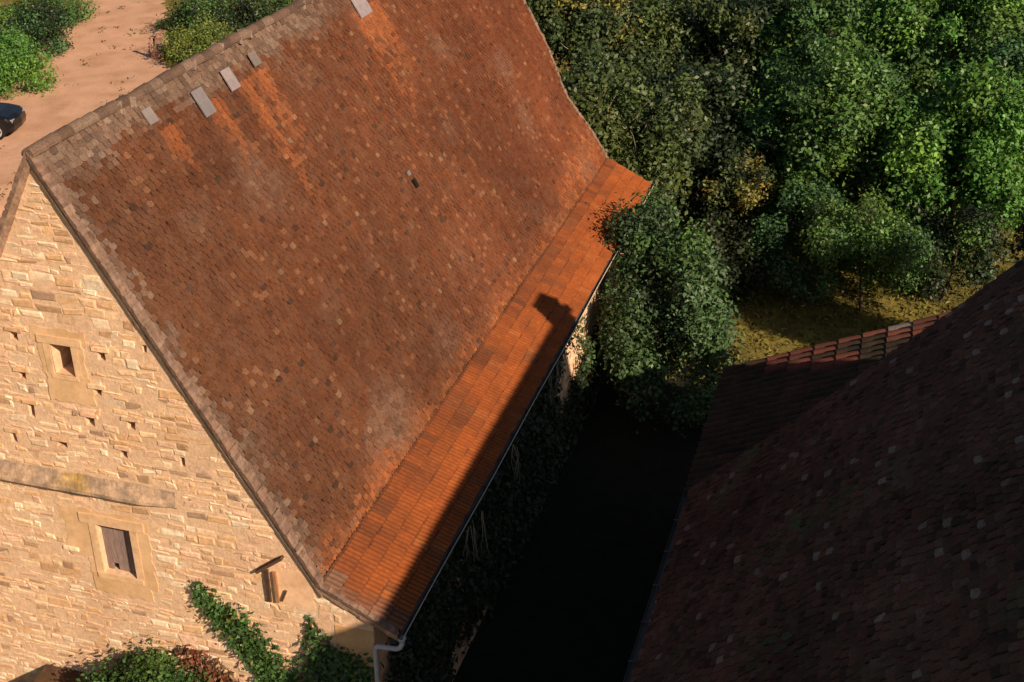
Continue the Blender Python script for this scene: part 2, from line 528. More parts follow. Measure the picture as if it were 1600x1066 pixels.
# roof deck
PR = [(0, H), (WK, HK), (W, 0)]
dk = MB()
full = [(W, -.005), (WK, HK - .005), (3.3, roof_z(3.3) - .42), (0, H - .005), (-WK, HK - .005), (-W, -.005), (-W, -.05), (-WK, HK - .10), (0, H - .14), (3.3, roof_z(3.3) - .55), (WK, HK - .10), (W, -.05)]
n = len(full)
dk.v = [V(x, .13, z - (.16 if abs(x) < 1 else .12 if abs(x) < 5.9 else .03)) for x, z in full] + [V(x, LEN - .03, z - (.16 if abs(x) < 1 else .12 if abs(x) < 5.9 else .03)) for x, z in full]
for k in range(n):
    k2 = (k + 1) % n
    dk.f.append((k, k2, n + k2, n + k)); dk.c.append((1, 1, 1))
for s in (0, n):
    for k, q in ((0, 11), (1, 10), (2, 9), (3, 8), (4, 7)):
        dk.f.append((s + k, s + k + 1, s + q - 1, s + q)); dk.c.append((1, 1, 1))
dk.build("roof_deck", MT['deck'], barn)


def plain_tiles(mb, O, a, d, nrm, la, ld, tw, ex, colf, sag=0.05, thick=0.018, jit=1.0, miss=0.0, dip=None):
    """courses of flat clay tiles. a = along ridge, d = down the slope"""
    rows = int(ld / ex); exx = ld / rows
    for r in range(rows):
        off = (0.5 * tw if r % 2 else 0.0) + random.uniform(-.02, .02)
        s = -off
        while s < la:
            wdt = tw * random.uniform(.9, 1.08)
            s0, s1 = max(s, 0), min(s + wdt, la)
            s += wdt
            if s1 - s0 < .04 or random.random() < miss: continue
            g = random.uniform(.005, .012)
            t0, t1 = r * exx - .03, (r + 1) * exx + random.uniform(-.012, .016) * jit
            lift = thick * random.uniform(.75, 1.3) + (0.02 if random.random() < .02 else 0)
            tw_ = random.uniform(-.013, .013) * jit
            sg = sag * (noise.noise(Vector((s0 * .35, t0 * .35, 1.7))) - .1) + (dip(s0, t0) if dip else 0)
            sg1 = sg if not dip else sag * (noise.noise(Vector((s0 * .35, t0 * .35, 1.7))) - .1) + dip(s0, t1)
            skew = random.uniform(-.012, .012) * jit
            p00 = O + a * (s0 + g) + d * t0 + nrm * (sg + .002)
            p10 = O + a * (s1 - g) + d * t0 + nrm * (sg + .002)
            p01 = O + a * (s0 + g + skew) + d * t1 + nrm * (sg1 + lift + tw_)
            p11 = O + a * (s1 - g + skew) + d * t1 + nrm * (sg1 + lift - tw_)
            pm = (p01 + p11) / 2 + d * .022
            c = colf(s0, t0)
            dn = nrm * -(lift + .01)
            n = len(mb.v)
            mb.v += [p00, p10, p11, p01, p11 + dn, p01 + dn, p00 + dn * .4, p10 + dn * .4, pm, pm + dn]
            mb.f += [(n, n + 3, n + 8, n + 2, n + 1), (n + 3, n + 5, n + 9, n + 8), (n + 8, n + 9, n + 4, n + 2), (n, n + 6, n + 5, n + 3), (n + 1, n + 2, n + 4, n + 7)]
            mb.c += [c] * 5


def far_dip(s, t):
    """the slope flares out more gently towards its far end"""
    return -.22 * smooth((s - 14) / 8.5) * math.exp(-((t - 6.6) / 1.15) ** 2)


BROWN = [(0.0991, 0.0336, 0.014), (0.089, 0.0304, 0.0133), (0.1075, 0.0392, 0.0179), (0.0823, 0.0288, 0.0133), (0.0958, 0.0376, 0.0187), (0.1126, 0.036, 0.014)]
GREY = [(0.1485, 0.0924, 0.0645), (0.117, 0.0722, 0.0516), (0.0945, 0.0598, 0.043), (0.171, 0.1144, 0.0817)]
ORNG = [(.27, .080, .024), (.24, .070, .022), (.29, .095, .030)]
STAINS = [(5.3, 1.7, .0), (6.6, 2.8, .1), (3.45, .8, .2), (13.1, 2.6, .3), (12.6, 2.9, .3), (13.6, 2.0, .3), (7.3, 2.2, .3)]
pale_u = [(9, 2.9), (7.5, 3.6), (14.5, 4.8), (11, 6.1), (6, 5), (17, 6.8), (19, 4.2)]


def barn_tile(s, t):
    if random.random() < .005: c = (.17, .095, .055)
    elif random.random() < .014: c = (.048, .022, .013)
    elif random.random() < .05: c = (.150, .062, .029)
    else: c = mixc(random.choice(BROWN), BROWN[0], .45)
    big = noise.noise(Vector((s * .22, t * .3, 5.1))) + .5 * noise.noise(Vector((s * .7, t * .8, 9)))
    k = 1 + .36 * big
    # red-orange drift to the far end, dull brown to the near verge and ridge
    c = mixc(c, (c[0] * 1.18, c[1] * .98, c[2] * .85), (s - 8) / 12)
    c = mixc(c, (c[0] * .85, c[1] * 1.0, c[2] * 1.1), (4 - s) / 4)
    pal = noise.noise(Vector((s * .5, t * .55, 21))) - .22
    if pal > 0: c = mixc(c, (.165, .098, .066), min(.7, pal * 1.6 * random.uniform(.3, 1.2)))
    k *= 1 + .22 * noise.noise(Vector((s * 3.1, t * .22, 3))) + .12 * noise.noise(Vector((s * 8, t * .5, 13)))
    ridge = (0.75 + .3 * nz(s, 0, 2, .7) - t) / .5
    if s < 14 and ridge > 0 and random.random() < ridge + .3:
        c = mixc(c, random.choice(GREY), min(1, ridge + .2) * (1 - smooth((s - 9) / 5)))
    vg = (0.55 + .25 * nz(0, t, 4, .8) - s) / .5
    if vg > 0 and random.random() < vg + .2: c = mixc(c, random.choice(GREY), .75)
    low = (t - 8.35 - .45 * nz(s, t, 8, .8) + 1.3 * smooth((s - 16) / 7)) / .7
    if low > 0: c = mixc(c, random.choice(ORNG), min(.8, low) * random.uniform(.1, 1.0))
    for ss, ln, _ in STAINS:
        dx = abs(s - ss - .12 * nz(s, t, 3, 2)); st_ = 1 - (t - .9) / ln
        if dx < .34 and t > .7 and st_ > 0 and random.random() < .35 + .65 * st_:
            c = mixc(c, random.choice(ORNG), .8 * min(1, st_ + .2) * (1 - dx / .5))
    return tuple(v * k for v in c)


for side in (1, -1):
    d = V(side * WK, 0, HK - H); ld = d.length; d.normalize()
    nrm = V(side * (H - HK), 0, WK).normalized()
    mb = MB()
    if side == 1:
        plain_tiles(mb, V(0, .04, H) - nrm * .02, V(0, 1, 0), d, nrm, LEN - .08, ld - .02, .175, .115, barn_tile, dip=far_dip)
    else:
        plain_tiles(mb, V(0, .04, H) - nrm * .02, V(0, 1, 0), d, nrm, LEN - .08, ld - .02, .35, .24, barn_tile, jit=.5)
    o = mb.build("tiled_roof", MT['old_tile'], barn)
    if side == 1: o["label"] = "steep slope of old brown plain tiles with pale and grey patches"

# bright interlocking tiles on the flatter foot of the slope
def wave_tiles(mb, O, a, d, nrm, la, ld, tw, ex, colf, amp=.046, ribs=2, seg=8, lip=.045):
    rows = max(1, round(ld / ex)); exx = ld / rows
    cols = int(la / tw); tww = la / cols
    for r in range(rows):
        for cidx in range(cols):
            c = colf(cidx * tww, r * exx)
            s0 = cidx * tww; jt = random.uniform(-.004, .004); sk = random.uniform(-.006, .006)
            base = len(mb.v); m = ribs * seg + 1
            t0, t1 = r * exx - .01, (r + 1) * exx + .025 + sk * 2
            lapf = random.uniform(.12, .19)
            for k in range(m):
                ph = k / seg * 2 * math.pi
                hgt = amp * abs(math.sin(ph / 2)) ** .95
                if k == 0 or k == m - 1: hgt -= .006
                ss = s0 + tww * k / (m - 1)
                for f in (0.0, lapf, 1.0):
                    mb.v.append(O + a * ss + d * (t0 + (t1 - t0) * f) + nrm * (hgt + (lip + jt) * f + .004))
                mb.v.append(O + a * ss + d * (t1 - .001) + nrm * (-.004))
            dirt = mixc(c, (.05, .022, .012), random.uniform(.25, .75))  # darker tone for the upper lap strip and the grooves between ribs
            for k in range(m - 1):
                p = base + 4 * k; q = p + 4
                edge = k % seg in (0, seg - 1)
                mb.f.append((p, p + 1, q + 1, q)); mb.c.append(dirt)
                mb.f.append((p + 1, p + 2, q + 2, q + 1)); mb.c.append(mixc(c, dirt, .55 if edge else 0))
                mb.f.append((p + 2, p + 3, q + 3, q + 2)); mb.c.append(c)


def orange_tile(s, t):
    c = random.choice([(.285, .072, .015), (.278, .070, .015), (.292, .076, .016), (.272, .068, .015)])
    k = 1 + .18 * noise.noise(Vector((s * .5, t * 2, 3)))
    if random.random() < .05: c = (.30, .09, .024)
    if random.random() < .05: c = (.22, .068, .022)
    sm = (.5 - t + .6 * nz(s, t, 6, .7)) / .7
    if sm > 0: c = mixc(c, random.choice(BROWN), min(.75, sm) * random.uniform(.4, 1.1))
    vg = (0.5 - s) / .5
    if vg > 0 and random.random() < vg: c = mixc(c, random.choice(GREY), .6)
    return tuple(v * k for v in c)


dl = V(W - WK, 0, -HK); lenl = dl.length; dl.normalize(); nl = V(HK, 0, W - WK).normalized()
mb = MB()
wave_tiles(mb, V(WK - .03, .10, HK + .012), V(0, 1, 0), dl, nl, LEN - .2, lenl + .05, .235, .335, orange_tile)
mb.build("eave_tiles", MT['new_tile'], barn)["label"] = "band of bright orange ribbed tiles along the eave"
mb = MB()
wave_tiles(mb, V(-WK + .03, .10, HK + .012), V(0, 1, 0), V(-dl.x, 0, dl.z), V(-nl.x, 0, nl.z), LEN - .2, lenl + .05, .41, .335, orange_tile, seg=4)
mb.build("eave_tiles", MT['new_tile'], barn)

# ridge tiles
mb = MB(); y = 0.02
while y < LEN - .1:
    l = random.uniform(.34, .42); g = random.choice(GREY); k = random.uniform(.8, 1.15); c = tuple(v * k for v in g)
    dz = .03 * nz(y, 0, 0, .5) + random.uniform(-.012, .012); dx = random.uniform(-.015, .015)
    r = .115
    ring = []
    for yy, rr in ((y, r), (y + l + .02, r + .012)):
        ring.append([V(dx + rr * math.sin(a_), yy, H - .055 + dz + rr * math.cos(a_)) for a_ in np.linspace(-1.75, 1.75, 9)])
    for k_ in range(8):
        mb.quad(ring[0][k_], ring[0][k_ + 1], ring[1][k_ + 1], ring[1][k_], c)
        mb.quad(ring[1][k_], ring[1][k_ + 1], ring[1][k_ + 1] + V(0, 0, -.03), ring[1][k_] + V(0, 0, -.03), c)
    mb.poly(ring[0], c)
    if random.random() < .3:
        mb.box((dx - .13, y - .04, H - .14 + dz), (dx + .13, y + .05, H + .05 + dz), random.choice([(.19, .13, .10), (.24, .17, .13), (.11, .075, .055)]), .03)
    y += l
mb.build("ridge_tiles", MT['old_tile'], barn)

# verges: lumpy mortar fillet over the tile ends and a pale plaster band under them
def verge(y0, y1, name, dip=None):
    mb = MB()
    for side in (1, -1):
        path = []
        for i in range(len(PR) - 1):
            (xa, za), (xb, zb) = PR[i], PR[i + 1]
            L_ = math.hypot(xb - xa, zb - za); m = max(2, int(L_ / .075))
            for k in range(m + (1 if i == len(PR) - 2 else 0)):
                t = k / m; dd = dip(y1, L_ * t) if dip and i == 0 and side == 1 else 0
                path.append((xa + (xb - xa) * t + .87 * dd, za + (zb - za) * t + .5 * dd, i))
        for k in range(len(path) - 1):
            (xa, za, i), (xb, zb, _) = path[k], path[k + 1]
            nx, nz_ = ((H - HK), WK) if i == 0 else (HK, W - WK)
            l = math.hypot(nx, nz_); nx /= l; nz_ /= l
            hh = random.uniform(.012, .042); wv = max(0, .06 + .06 * nz(xa * 2.2, za * 2.2, 4) + random.uniform(-.035, .035))
            c = random.choice([(1, 1, 1), (1.15, 1.12, 1.1), (.9, .86, .82), (1.05, .93, .85), (.75, .70, .66)])
            P = []
            for (px, pz) in ((xa, za), (xb, zb)):
                P.append([V(side * (px + nx * h_), yy, pz + nz_ * h_) for yy, h_ in
                          ((y0, -.05), (y0 - .015, hh), ((y0 + y1) / 2, hh + .006), (y1 + wv, hh * .6), (y1 + wv, -.02))])
            for q in range(4):
                mb.quad(P[0][q], P[1][q], P[1][q + 1], P[0][q + 1], c)
    return mb.build(name, MT['verge'], barn)


verge(0.0, .16, "verge_mortar")
verge(LEN - .02, LEN - .22, "verge_mortar", far_dip)
mb = MB()
for side in (1, -1):
    for i in range(2):
        (xa, za), (xb, zb) = PR[i], PR[i + 1]
        m = 26 if i == 0 else 6
        for k in range(m):
            t0, t1 = k / m, (k + 1) / m
            def pt(t, dn, yy): return V(side * (xa + (xb - xa) * t), yy, za + (zb - za) * t - dn)
            c = random.choice([(1.9, 1.8, 1.6), (2.1, 1.95, 1.8), (1.6, 1.5, 1.3)])
            top, bot = (.05, .28) if i == 0 else (.05, .20)
            j = random.uniform(-.02, .02)
            P = [pt(t0, bot + j, GY - .062), pt(t1, bot + j, GY - .062), pt(t0, bot + j, GY + .02), pt(t1, bot + j, GY + .02),
                 pt(t0, top, GY - .085), pt(t1, top, GY - .085), pt(t0, top, GY + .02), pt(t1, top, GY + .02)]
            mb.hexa(P, c)
mb.build("verge_plaster", MT['verge'], barn)

# zinc sheets let into the tiles near the ridge
du = V(WK, 0, HK - H).normalized(); nu = V(H - HK, 0, WK).normalized()
for ys, ts, wd, ln, tintc in ((4.98, .50, .40, .56, (.9, .9, .95)), (6.22, .44, .36, .46, (1.3, 1.22, 1.25)), (3.28, .34, .30, .30, (1.05, 1, .95)),
                              (7.42, .42, .30, .30, (.85, .8, .72)), (13.0, .45, .7, .6, (1.35, 1.3, 1.35))):
    mb = MB()
    o0 = V(0, ys - wd / 2, H) + du * ts + nu * .03
    mb.obox(o0, V(0, wd, 0), du * ln, nu * .02, tintc)
    mb.obox(o0 + nu * .02 + du * ln * .5, V(0, wd, 0), du * ln * .48, nu * .008, tuple(v * .93 for v in tintc))
    ob = mb.build("zinc_sheet", MT['zinc'], barn)
mb = MB()
o0 = V(0, 10.75, H) + du * 4.9
mb.obox(o0, V(0, .13, 0), du * .22, nu * .045, (1, 1, 1)); mb.build("roof_vent", MT['dark'], barn)
mb = MB(); mb.obox(o0 - du * .25 + V(0, -.05, 0), V(0, .15, 0), du * .12, nu * .04, (.9, .85, .75)); mb.build("slipped_tile", MT['zinc'], barn)


def gutter(name, x, z, y0, y1, r, parent, flip=1):
    mb = MB()
    A = np.linspace(0, math.pi, 9)
    ys = np.linspace(y0, y1, 24)
    def ring(yy, rr):
        sg = .02 * math.sin(yy * .9)
        return [V(x + rr * math.cos(a_), yy, z - rr * math.sin(a_) + sg) for a_ in A]
    for i in range(len(ys) - 1):
        o1, o2, i1, i2 = ring(ys[i], r), ring(ys[i + 1], r), ring(ys[i], r - .008), ring(ys[i + 1], r - .008)
        for k in range(8):
            mb.quad(o1[k], o1[k + 1], o2[k + 1], o2[k]); mb.quad(i1[k + 1], i1[k], i2[k], i2[k + 1])
        mb.quad(o1[0], o2[0], i2[0], i1[0]); mb.quad(o1[8], i1[8], i2[8], o2[8])
    for yy in (y0, y1):
        mb.poly(ring(yy, r - .002))
    mb.tube([V(x + r, y0, z + .02 * math.sin(y0 * .9)), *[V(x + r, yy, z + .02 * math.sin(yy * .9)) for yy in ys[1:]]], .012, 6, (8, 8, 8))
    o = mb.build(name, MT['gutter'], parent)
    for yy in np.arange(y0 + .6, y1, 1.1):
        b = MB(); b.box((x - r - .02, yy - .015, z - .01), (x + r, yy + .015, z + .012)); b.box((x - r - .01, yy - .014, z - r - .015), (x + r * .3, yy + .014, z - r - .005))
        b.build("bracket", MT['gutter'], o)
    return o


gutter("gutter", 6.06, -.075, .0, LEN - .1, .062, barn)
mb = MB()
mb.tube([V(6.07, .06, -.12), V(6.07, .06, -.20)], [.085, .06], 12)
mb.tube([V(6.07, .06, -.17), V(6.07, .055, -.27), V(6.04, .02, -.335), V(5.98, 0, -.36), V(5.68, -.02, -.37), V(5.60, -.02, -.385), V(5.56, -.02, -.45), V(5.555, -.02, -2.4), V(5.555, -.02, -5.0)],
        .05, 12)
dp = mb.build("downpipe", MT['pipe'], barn, True)
for z in (-1.6, -3.4):
    b = MB(); b.tube([V(5.555, -.02, z - .03), V(5.555, -.02, z + .03)], .062, 12); b.box((5.53, .0, z - .02), (5.58, .12, z + .02)); b.build("bracket", MT['gutter'], dp)

# ------------------------------------------------------------------ neighbour across the yard
NX, NY, NW = 10.35, 6.05, 7.5
NS = 1.0755
house = thing("farm_house", (NX + NW, -1.0, -5.0), "big farmhouse wing across the dark alley with a mossy dark brown tiled roof in shade", "house")
NR = NS * NW
mb = MB()
NB = -7.7
mb.poly([]) if False else None
FW = 10.0; FZ = NR - .32 * FW          # the far side is a long shallow slope
pf = [(NX, 0), (NX + NW, NR), (NX + NW + FW, FZ), (NX + NW + FW, FZ - .12), (NX + NW, NR - .2), (NX, -.12)]
n = 6
mb.v = [V(x, NB, z - .13) for x, z in pf] + [V(x, NY, z - .13) for x, z in pf]
for k in range(n):
    mb.f.append((k, (k + 1) % n, n + (k + 1) % n, n + k)); mb.c.append((1, 1, 1))
for s in (0, n):
    mb.f += [(s, s + 1, s + 4, s + 5), (s + 1, s + 2, s + 3, s + 4)]; mb.c += [(1, 1, 1)] * 2
mb.build("roof_deck", MT['deck'], house)
DK = [(0.082, 0.0387, 0.0243), (0.072, 0.0349, 0.0221), (0.0919, 0.0462, 0.0276), (0.0596, 0.0337, 0.0209), (0.072, 0.0424, 0.0243), (0.0558, 0.0349, 0.0198)]


def house_tile(s, t):
    c = random.choice(DK)
    r = random.random()
    if r < .03: c = (.17, .13, .10)
    elif r < .10: c = (.095, .055, .040)
    elif r < .2: c = (.035, .02, .014)
    k = 1 + .45 * noise.noise(Vector((s * .5, t * .5, 12))) + .3 * noise.noise(Vector((s * 1.3, t * 1.3, 17)))
    moss = noise.noise(Vector((s * .6, t * .6, 31))) - .15
    if moss > 0 and random.random() < .5: c = mixc(c, (.06, .07, .03), moss * 2)
    return tuple(v * k for v in c)


dN = V(NW, 0, NR); lN = dN.length; dN.normalize()
nN = V(-NR, 0, NW).normalized()
mb = MB()
plain_tiles(mb, V(NX + NW, NB, NR) - nN * .015, V(0, 1, 0), -dN, nN, NY - NB, lN, .20, .14, house_tile, sag=.07, thick=.026, jit=1.5)
mb.build("tiled_roof", MT['old_tile'], house)
mb = MB()
plain_tiles(mb, V(NX + NW, NB, NR), V(0, 1, 0), V(FW, 0, FZ - NR).normalized(), V(NR - FZ, 0, FW).normalized(), NY - NB, math.hypot(FW, NR - FZ), .36, .25, house_tile)
mb.build("tiled_roof", MT['old_tile'], house)
gutter("gutter", NX - .07, -.10, NB, NY - .05, .07, house)
GH = [(NX + .5, -5.1), (NX + NW + FW - .5, -5.1), (NX + NW + FW - .5, FZ - .15), (NX + NW, NR - .35), (NX + .5, .2)]
mb = solid_prism(GH, NB + .15, NY - .12); mb.build("wall", MT['mortar'], house)
mb = MB(); y = NB
while y < NY - .05:
    r = .15; ring = []
    for yy, rr in ((y, r), (y + .4, r + .01)):
        ring.append([V(NX + NW + rr * math.sin(a_), yy, NR - .06 + rr * math.cos(a_)) for a_ in np.linspace(-1.75, 1.75, 7)])
    c = random.choice(GREY)
    for k_ in range(6): mb.quad(ring[0][k_], ring[0][k_ + 1], ring[1][k_ + 1], ring[1][k_], c)
    y += .39
mb.build("ridge_tiles", MT['old_tile'], house)
mb = MB()
mb.box((NX + NW - .35, 5.25, NR - .6), (NX + NW + .35, 5.98, NR + .52), (.3, .2, .14)); mb.box((NX + NW - .4, 5.2, NR + .522), (NX + NW + .4, 6.03, NR + .60), (.34, .24, .18))
mb.build("chimney", MT['stone'], house)

# lower wing behind it
AX, AZ, AS, AY0, AY1 = 10.2, -.6, .45, NY + .02, 12.55
annex = thing("low_outbuilding", (AX + 4, 9.8, -5.0), "low outbuilding with shallow roof of red tiles behind the dark farmhouse", "outbuilding")
ARX = 17.4; AR = AZ + AS * (ARX - AX)
mb = MB()
pf = [(AX, AZ), (ARX, AR), (2 * ARX - AX, AZ), (2 * ARX - AX, AZ - .12), (ARX, AR - .15), (AX, AZ - .12)]
mb.v = [V(x, AY0, z - .02) for x, z in pf] + [V(x, AY1, z - .02) for x, z in pf]
for k in range(6):
    mb.f.append((k, (k + 1) % 6, 6 + (k + 1) % 6, 6 + k)); mb.c.append((1, 1, 1))
for s in (0, 6):
    mb.f += [(s, s + 1, s + 4, s + 5), (s + 1, s + 2, s + 3, s + 4)]; mb.c += [(1, 1, 1)] * 2
mb.build("roof_deck", MT['deck'], annex)


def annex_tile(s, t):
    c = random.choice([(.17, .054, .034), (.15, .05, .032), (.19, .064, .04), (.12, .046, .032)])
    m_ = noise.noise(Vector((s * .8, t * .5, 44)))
    if m_ + .5 * noise.noise(Vector((s * 2, t * 2, 3))) + (5.4 - s) * .3 + (t - 5.0) * .22 > -.1: c = mixc(c, (.026, .025, .015), random.uniform(.8, 1.0))  # dark moss tone that also paints in shade everywhere but the sunlit red rim
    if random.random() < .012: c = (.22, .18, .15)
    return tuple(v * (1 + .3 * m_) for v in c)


dA = V(ARX - AX, 0, AR - AZ); lA = dA.length; dA.normalize(); nA = V(-(AR - AZ), 0, ARX - AX).normalized()
mb = MB()
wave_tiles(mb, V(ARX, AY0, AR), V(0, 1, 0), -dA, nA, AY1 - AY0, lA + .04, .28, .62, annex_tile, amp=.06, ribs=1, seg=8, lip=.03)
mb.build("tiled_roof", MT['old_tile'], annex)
mb = MB()
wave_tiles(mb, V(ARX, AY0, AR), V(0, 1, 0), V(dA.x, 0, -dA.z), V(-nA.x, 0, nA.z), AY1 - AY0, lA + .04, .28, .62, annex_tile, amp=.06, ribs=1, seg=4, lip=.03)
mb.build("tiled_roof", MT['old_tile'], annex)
solid_prism([(AX + .35, -5.1), (2 * ARX - AX - .35, -5.1), (2 * ARX - AX - .35, AZ), (ARX, AR - .2), (AX + .35, AZ)], AY0 + .05, AY1 - .15).build("wall", MT['mortar'], annex)

# ------------------------------------------------------------------ foliage
def leaf_mesh(name, P, N, size, tint, aspect=.55):
    """one mesh of small folded leaves at points P facing N"""
    n = len(P)
    N = N / (np.linalg.norm(N, axis=1, keepdims=True) + 1e-9)
    R = RNG.normal(size=(n, 3)); A = np.cross(N, R); A /= (np.linalg.norm(A, axis=1, keepdims=True) + 1e-9)
    B = np.cross(N, A)
    s = (size * RNG.uniform(.45, 1.55, n))[:, None]
    v = np.stack([P - A * s, P + B * s * aspect + N * s * .22, P + A * s, P - B * s * aspect + N * s * .22], 1).reshape(-1, 3)
    me = bpy.data.meshes.new(name)
    me.vertices.add(4 * n); me.vertices.foreach_set("co", v.astype(np.float32).ravel())
    me.loops.add(4 * n); me.loops.foreach_set("vertex_index", np.arange(4 * n, dtype=np.int32))
    me.polygons.add(n); me.polygons.foreach_set("loop_start", np.arange(0, 4 * n, 4, dtype=np.int32))
    me.polygons.foreach_set("loop_total", np.full(n, 4, dtype=np.int32))
    me.update(calc_edges=True)
    add_tint(me, tint.astype(np.float32))
    return me


def sph(n):
    d = RNG.normal(size=(n, 3)); return d / np.linalg.norm(d, axis=1, keepdims=True)


def clumps(C, R, per, size, cols, up=.35, colvar=.3, flat=1.0):
    """leaf clouds around clump centres C with radii R"""
    P, N, T = [], [], []
    cols = np.array(cols)
    for c, r in zip(C, R):
        m = int(per * r * r)
        d = sph(m); rad = r * (RNG.uniform(.15, 1, m) ** .5)
        rad *= 1 + .25 * RNG.normal(size=m)
        p = c + d * rad[:, None] * np.array([1, 1, flat])
        nrm = d * .6 + RNG.normal(size=(m, 3)) * .55 + np.array([0, 0, up])
        base = cols[RNG.integers(len(cols))] * RNG.uniform(.75, 1.25)
        t = base[None, :] * RNG.uniform(1 - colvar, 1 + colvar, (m, 1)) * RNG.uniform(.9, 1.1, (m, 3))
        P.append(p); N.append(nrm); T.append(t)
    return np.concatenate(P), np.concatenate(N), np.concatenate(T)


LS, LN = .74, 3.0          # leaf size and number scale


def tree(name, base, hgt, cz, rx, rz, label, cat, cols, nclump=60, per=260, leaf=.13, trunk=.16, group=None, crad=(.55, 1.15), limbs=9, twigs=0, m='leaf', extra=()):
    root = thing(name, base, label, cat, group)
    b = Vector(base)
    cc = np.array([b.x, b.y, cz])
    d = sph(nclump); rr = RNG.uniform(.35, 1.0, nclump) ** .6
    nclump = int(nclump * 1.3)
    d = sph(nclump); rr = RNG.uniform(.35, 1.0, nclump) ** .6
    nl_ = max(6, nclump // 9)
    lob = sph(nl_) * RNG.uniform(.5, .95, (nl_, 1)); lob[:, 2] = lob[:, 2] * .8 + .1
    mixl = np.where(RNG.random((nclump, 1)) < .74, lob[RNG.integers(nl_, size=nclump)] + RNG.normal(size=(nclump, 3)) * .19, d * rr[:, None])
    C = cc + mixl * np.array([rx, rx, rz])
    C += RNG.normal(size=C.shape) * .12
    C[:, 2] = np.maximum(C[:, 2], b.z + .4)
    R = RNG.uniform(*crad, nclump) * RNG.choice([.65, .85, 1.0, 1.1], nclump)
    ls, ln = (LS, LN) if m == 'leaf' else (.8, 1.4)
    if extra:
        C = np.concatenate([C, np.array([e[:3] for e in extra])]); R = np.concatenate([R, np.array([e[3] for e in extra])])
    P, N, T = clumps(C, R, per * ln, leaf, cols)
    leaf = leaf * ls
    if name == 'round_bush':
        ok = (P[:, 0] > 5.98 + .12 * RNG.normal(size=len(P))) | ((P[:, 2] > -.4) & (P[:, 0] > np.where(P[:, 2] > .1, 5.45, 6.1) + .15 * RNG.normal(size=len(P)))); P, N, T = P[ok], N[ok], T[ok]
    me = leaf_mesh("crown", P, N, leaf, T)
    link("crown", me, MT[m], root)
    mb = MB()
    top = Vector((b.x + random.uniform(-.3, .3), b.y + random.uniform(-.3, .3), cz + rz * .4))
    mid = (b + top) / 2 + Vector((random.uniform(-.2, .2), random.uniform(-.2, .2), 0))
    mb.tube([b - V(0, 0, .2), b + (mid - b) * .4, mid, top], [trunk * 1.3, trunk, trunk * .8, trunk * .3], 8)
    for k in range(limbs):
        e = Vector(C[k % nclump]); s = b + (top - b) * random.uniform(.4, .9)
        q = (s + e) / 2 + Vector((0, 0, random.uniform(0, .4)))
        mb.tube([s, q, e], [trunk * .4, trunk * .25, trunk * .07], 5)
    mb.build("trunk", MT['bark'], root)
    for k in range(twigs):
        mb = MB()
        d_ = Vector(sph(1)[0]); d_.z = abs(d_.z) * .6
        p0 = Vector(cc) + Vector((d_.x * rx, d_.y * rx, d_.z * rz)) * .75
        pts = [p0]; dr = Vector((d_.x, d_.y, d_.z + .3)).normalized()
        for _ in range(4):
            dr = (dr + Vector(RNG.normal(size=3)) * .3).normalized(); pts.append(pts[-1] + dr * random.uniform(.3, .55))
        mb.tube(pts, [.02, .017, .014, .01, .006], 4)
        mb.build("bare_twig", MT['twig'], root)
    return root


OLIVE = [(0.0556, 0.0828, 0.0216), (0.0481, 0.0743, 0.0243), (0.0695, 0.0914, 0.0216)]
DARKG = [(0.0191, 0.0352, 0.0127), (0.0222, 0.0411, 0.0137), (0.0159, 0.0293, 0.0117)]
MIDG = [(0.0777, 0.16, 0.0315), (0.0653, 0.14, 0.0315), (0.0933, 0.17, 0.0315), (0.0559, 0.124, 0.0347)]
BRTG = [(0.0903, 0.2198, 0.0372), (0.0782, 0.1884, 0.0342), (0.1128, 0.2301, 0.0342)]
YELG = [(0.1952, 0.1721, 0.0343), (0.1696, 0.1638, 0.0312), (0.2205, 0.1721, 0.039)]
BLUEG = [(0.0484, 0.1134, 0.0386), (0.0411, 0.0945, 0.0335), (0.058, 0.1292, 0.036)]

G = "trees behind the farm buildings"
tree("broadleaf_tree", (3.8, 26.6, -5), 7, -.6, 3.2, 3.5, "olive green tree with bare pale twigs just behind the far end of the barn roof", "tree", OLIVE, 75, 260, .12, .18, G, twigs=40)
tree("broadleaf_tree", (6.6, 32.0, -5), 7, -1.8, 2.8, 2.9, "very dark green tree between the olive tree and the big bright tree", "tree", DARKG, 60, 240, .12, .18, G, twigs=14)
tree("broadleaf_tree", (.4, 36.0, -5), 8, .4, 3.8, 3.4, "tree with yellowish leaves at the top of the photo beside the barn roof", "tree", OLIVE + OLIVE + YELG[:1], 75, 240, .13, .2, G, twigs=25)
tree("broadleaf_tree", (4.6, 39.0, -5), 8, -.2, 3.8, 3.4, "dark olive tree at the top of the photo behind the darkest tree", "tree", OLIVE + DARKG, 75, 230, .13, .2, G)
tree("broadleaf_tree", (11.8, 32.0, -5), 9, -1.3, 3.5, 3.6, "large full green tree in sun, right of the darkest tree", "tree", MIDG, 95, 260, .12, .22, G)
tree("broadleaf_tree", (16.2, 31.5, -5), 8, -1.4, 3.3, 3.3, "bright green tree at the right edge above the dark farmhouse roof", "tree", BRTG, 85, 260, .12, .2, G)
tree("broadleaf_tree", (10.2, 40.0, -5), 9, .0, 4.0, 3.6, "yellow green tree at the top of the photo left of the bright tree", "tree", MIDG + OLIVE[:1], 85, 220, .13, .2, G)
tree("broadleaf_tree", (15.8, 41.0, -5), 9, .4, 4.3, 3.8, "tall green tree in the top right corner of the photo", "tree", MIDG + BRTG, 95, 220, .13, .22, G)
tree("broadleaf_tree", (20.6, 36.0, -5), 8, -.8, 3.8, 3.4, "bluish green tree cut by the right edge behind the bright tree", "tree", BLUEG, 80, 220, .13, .2, G)
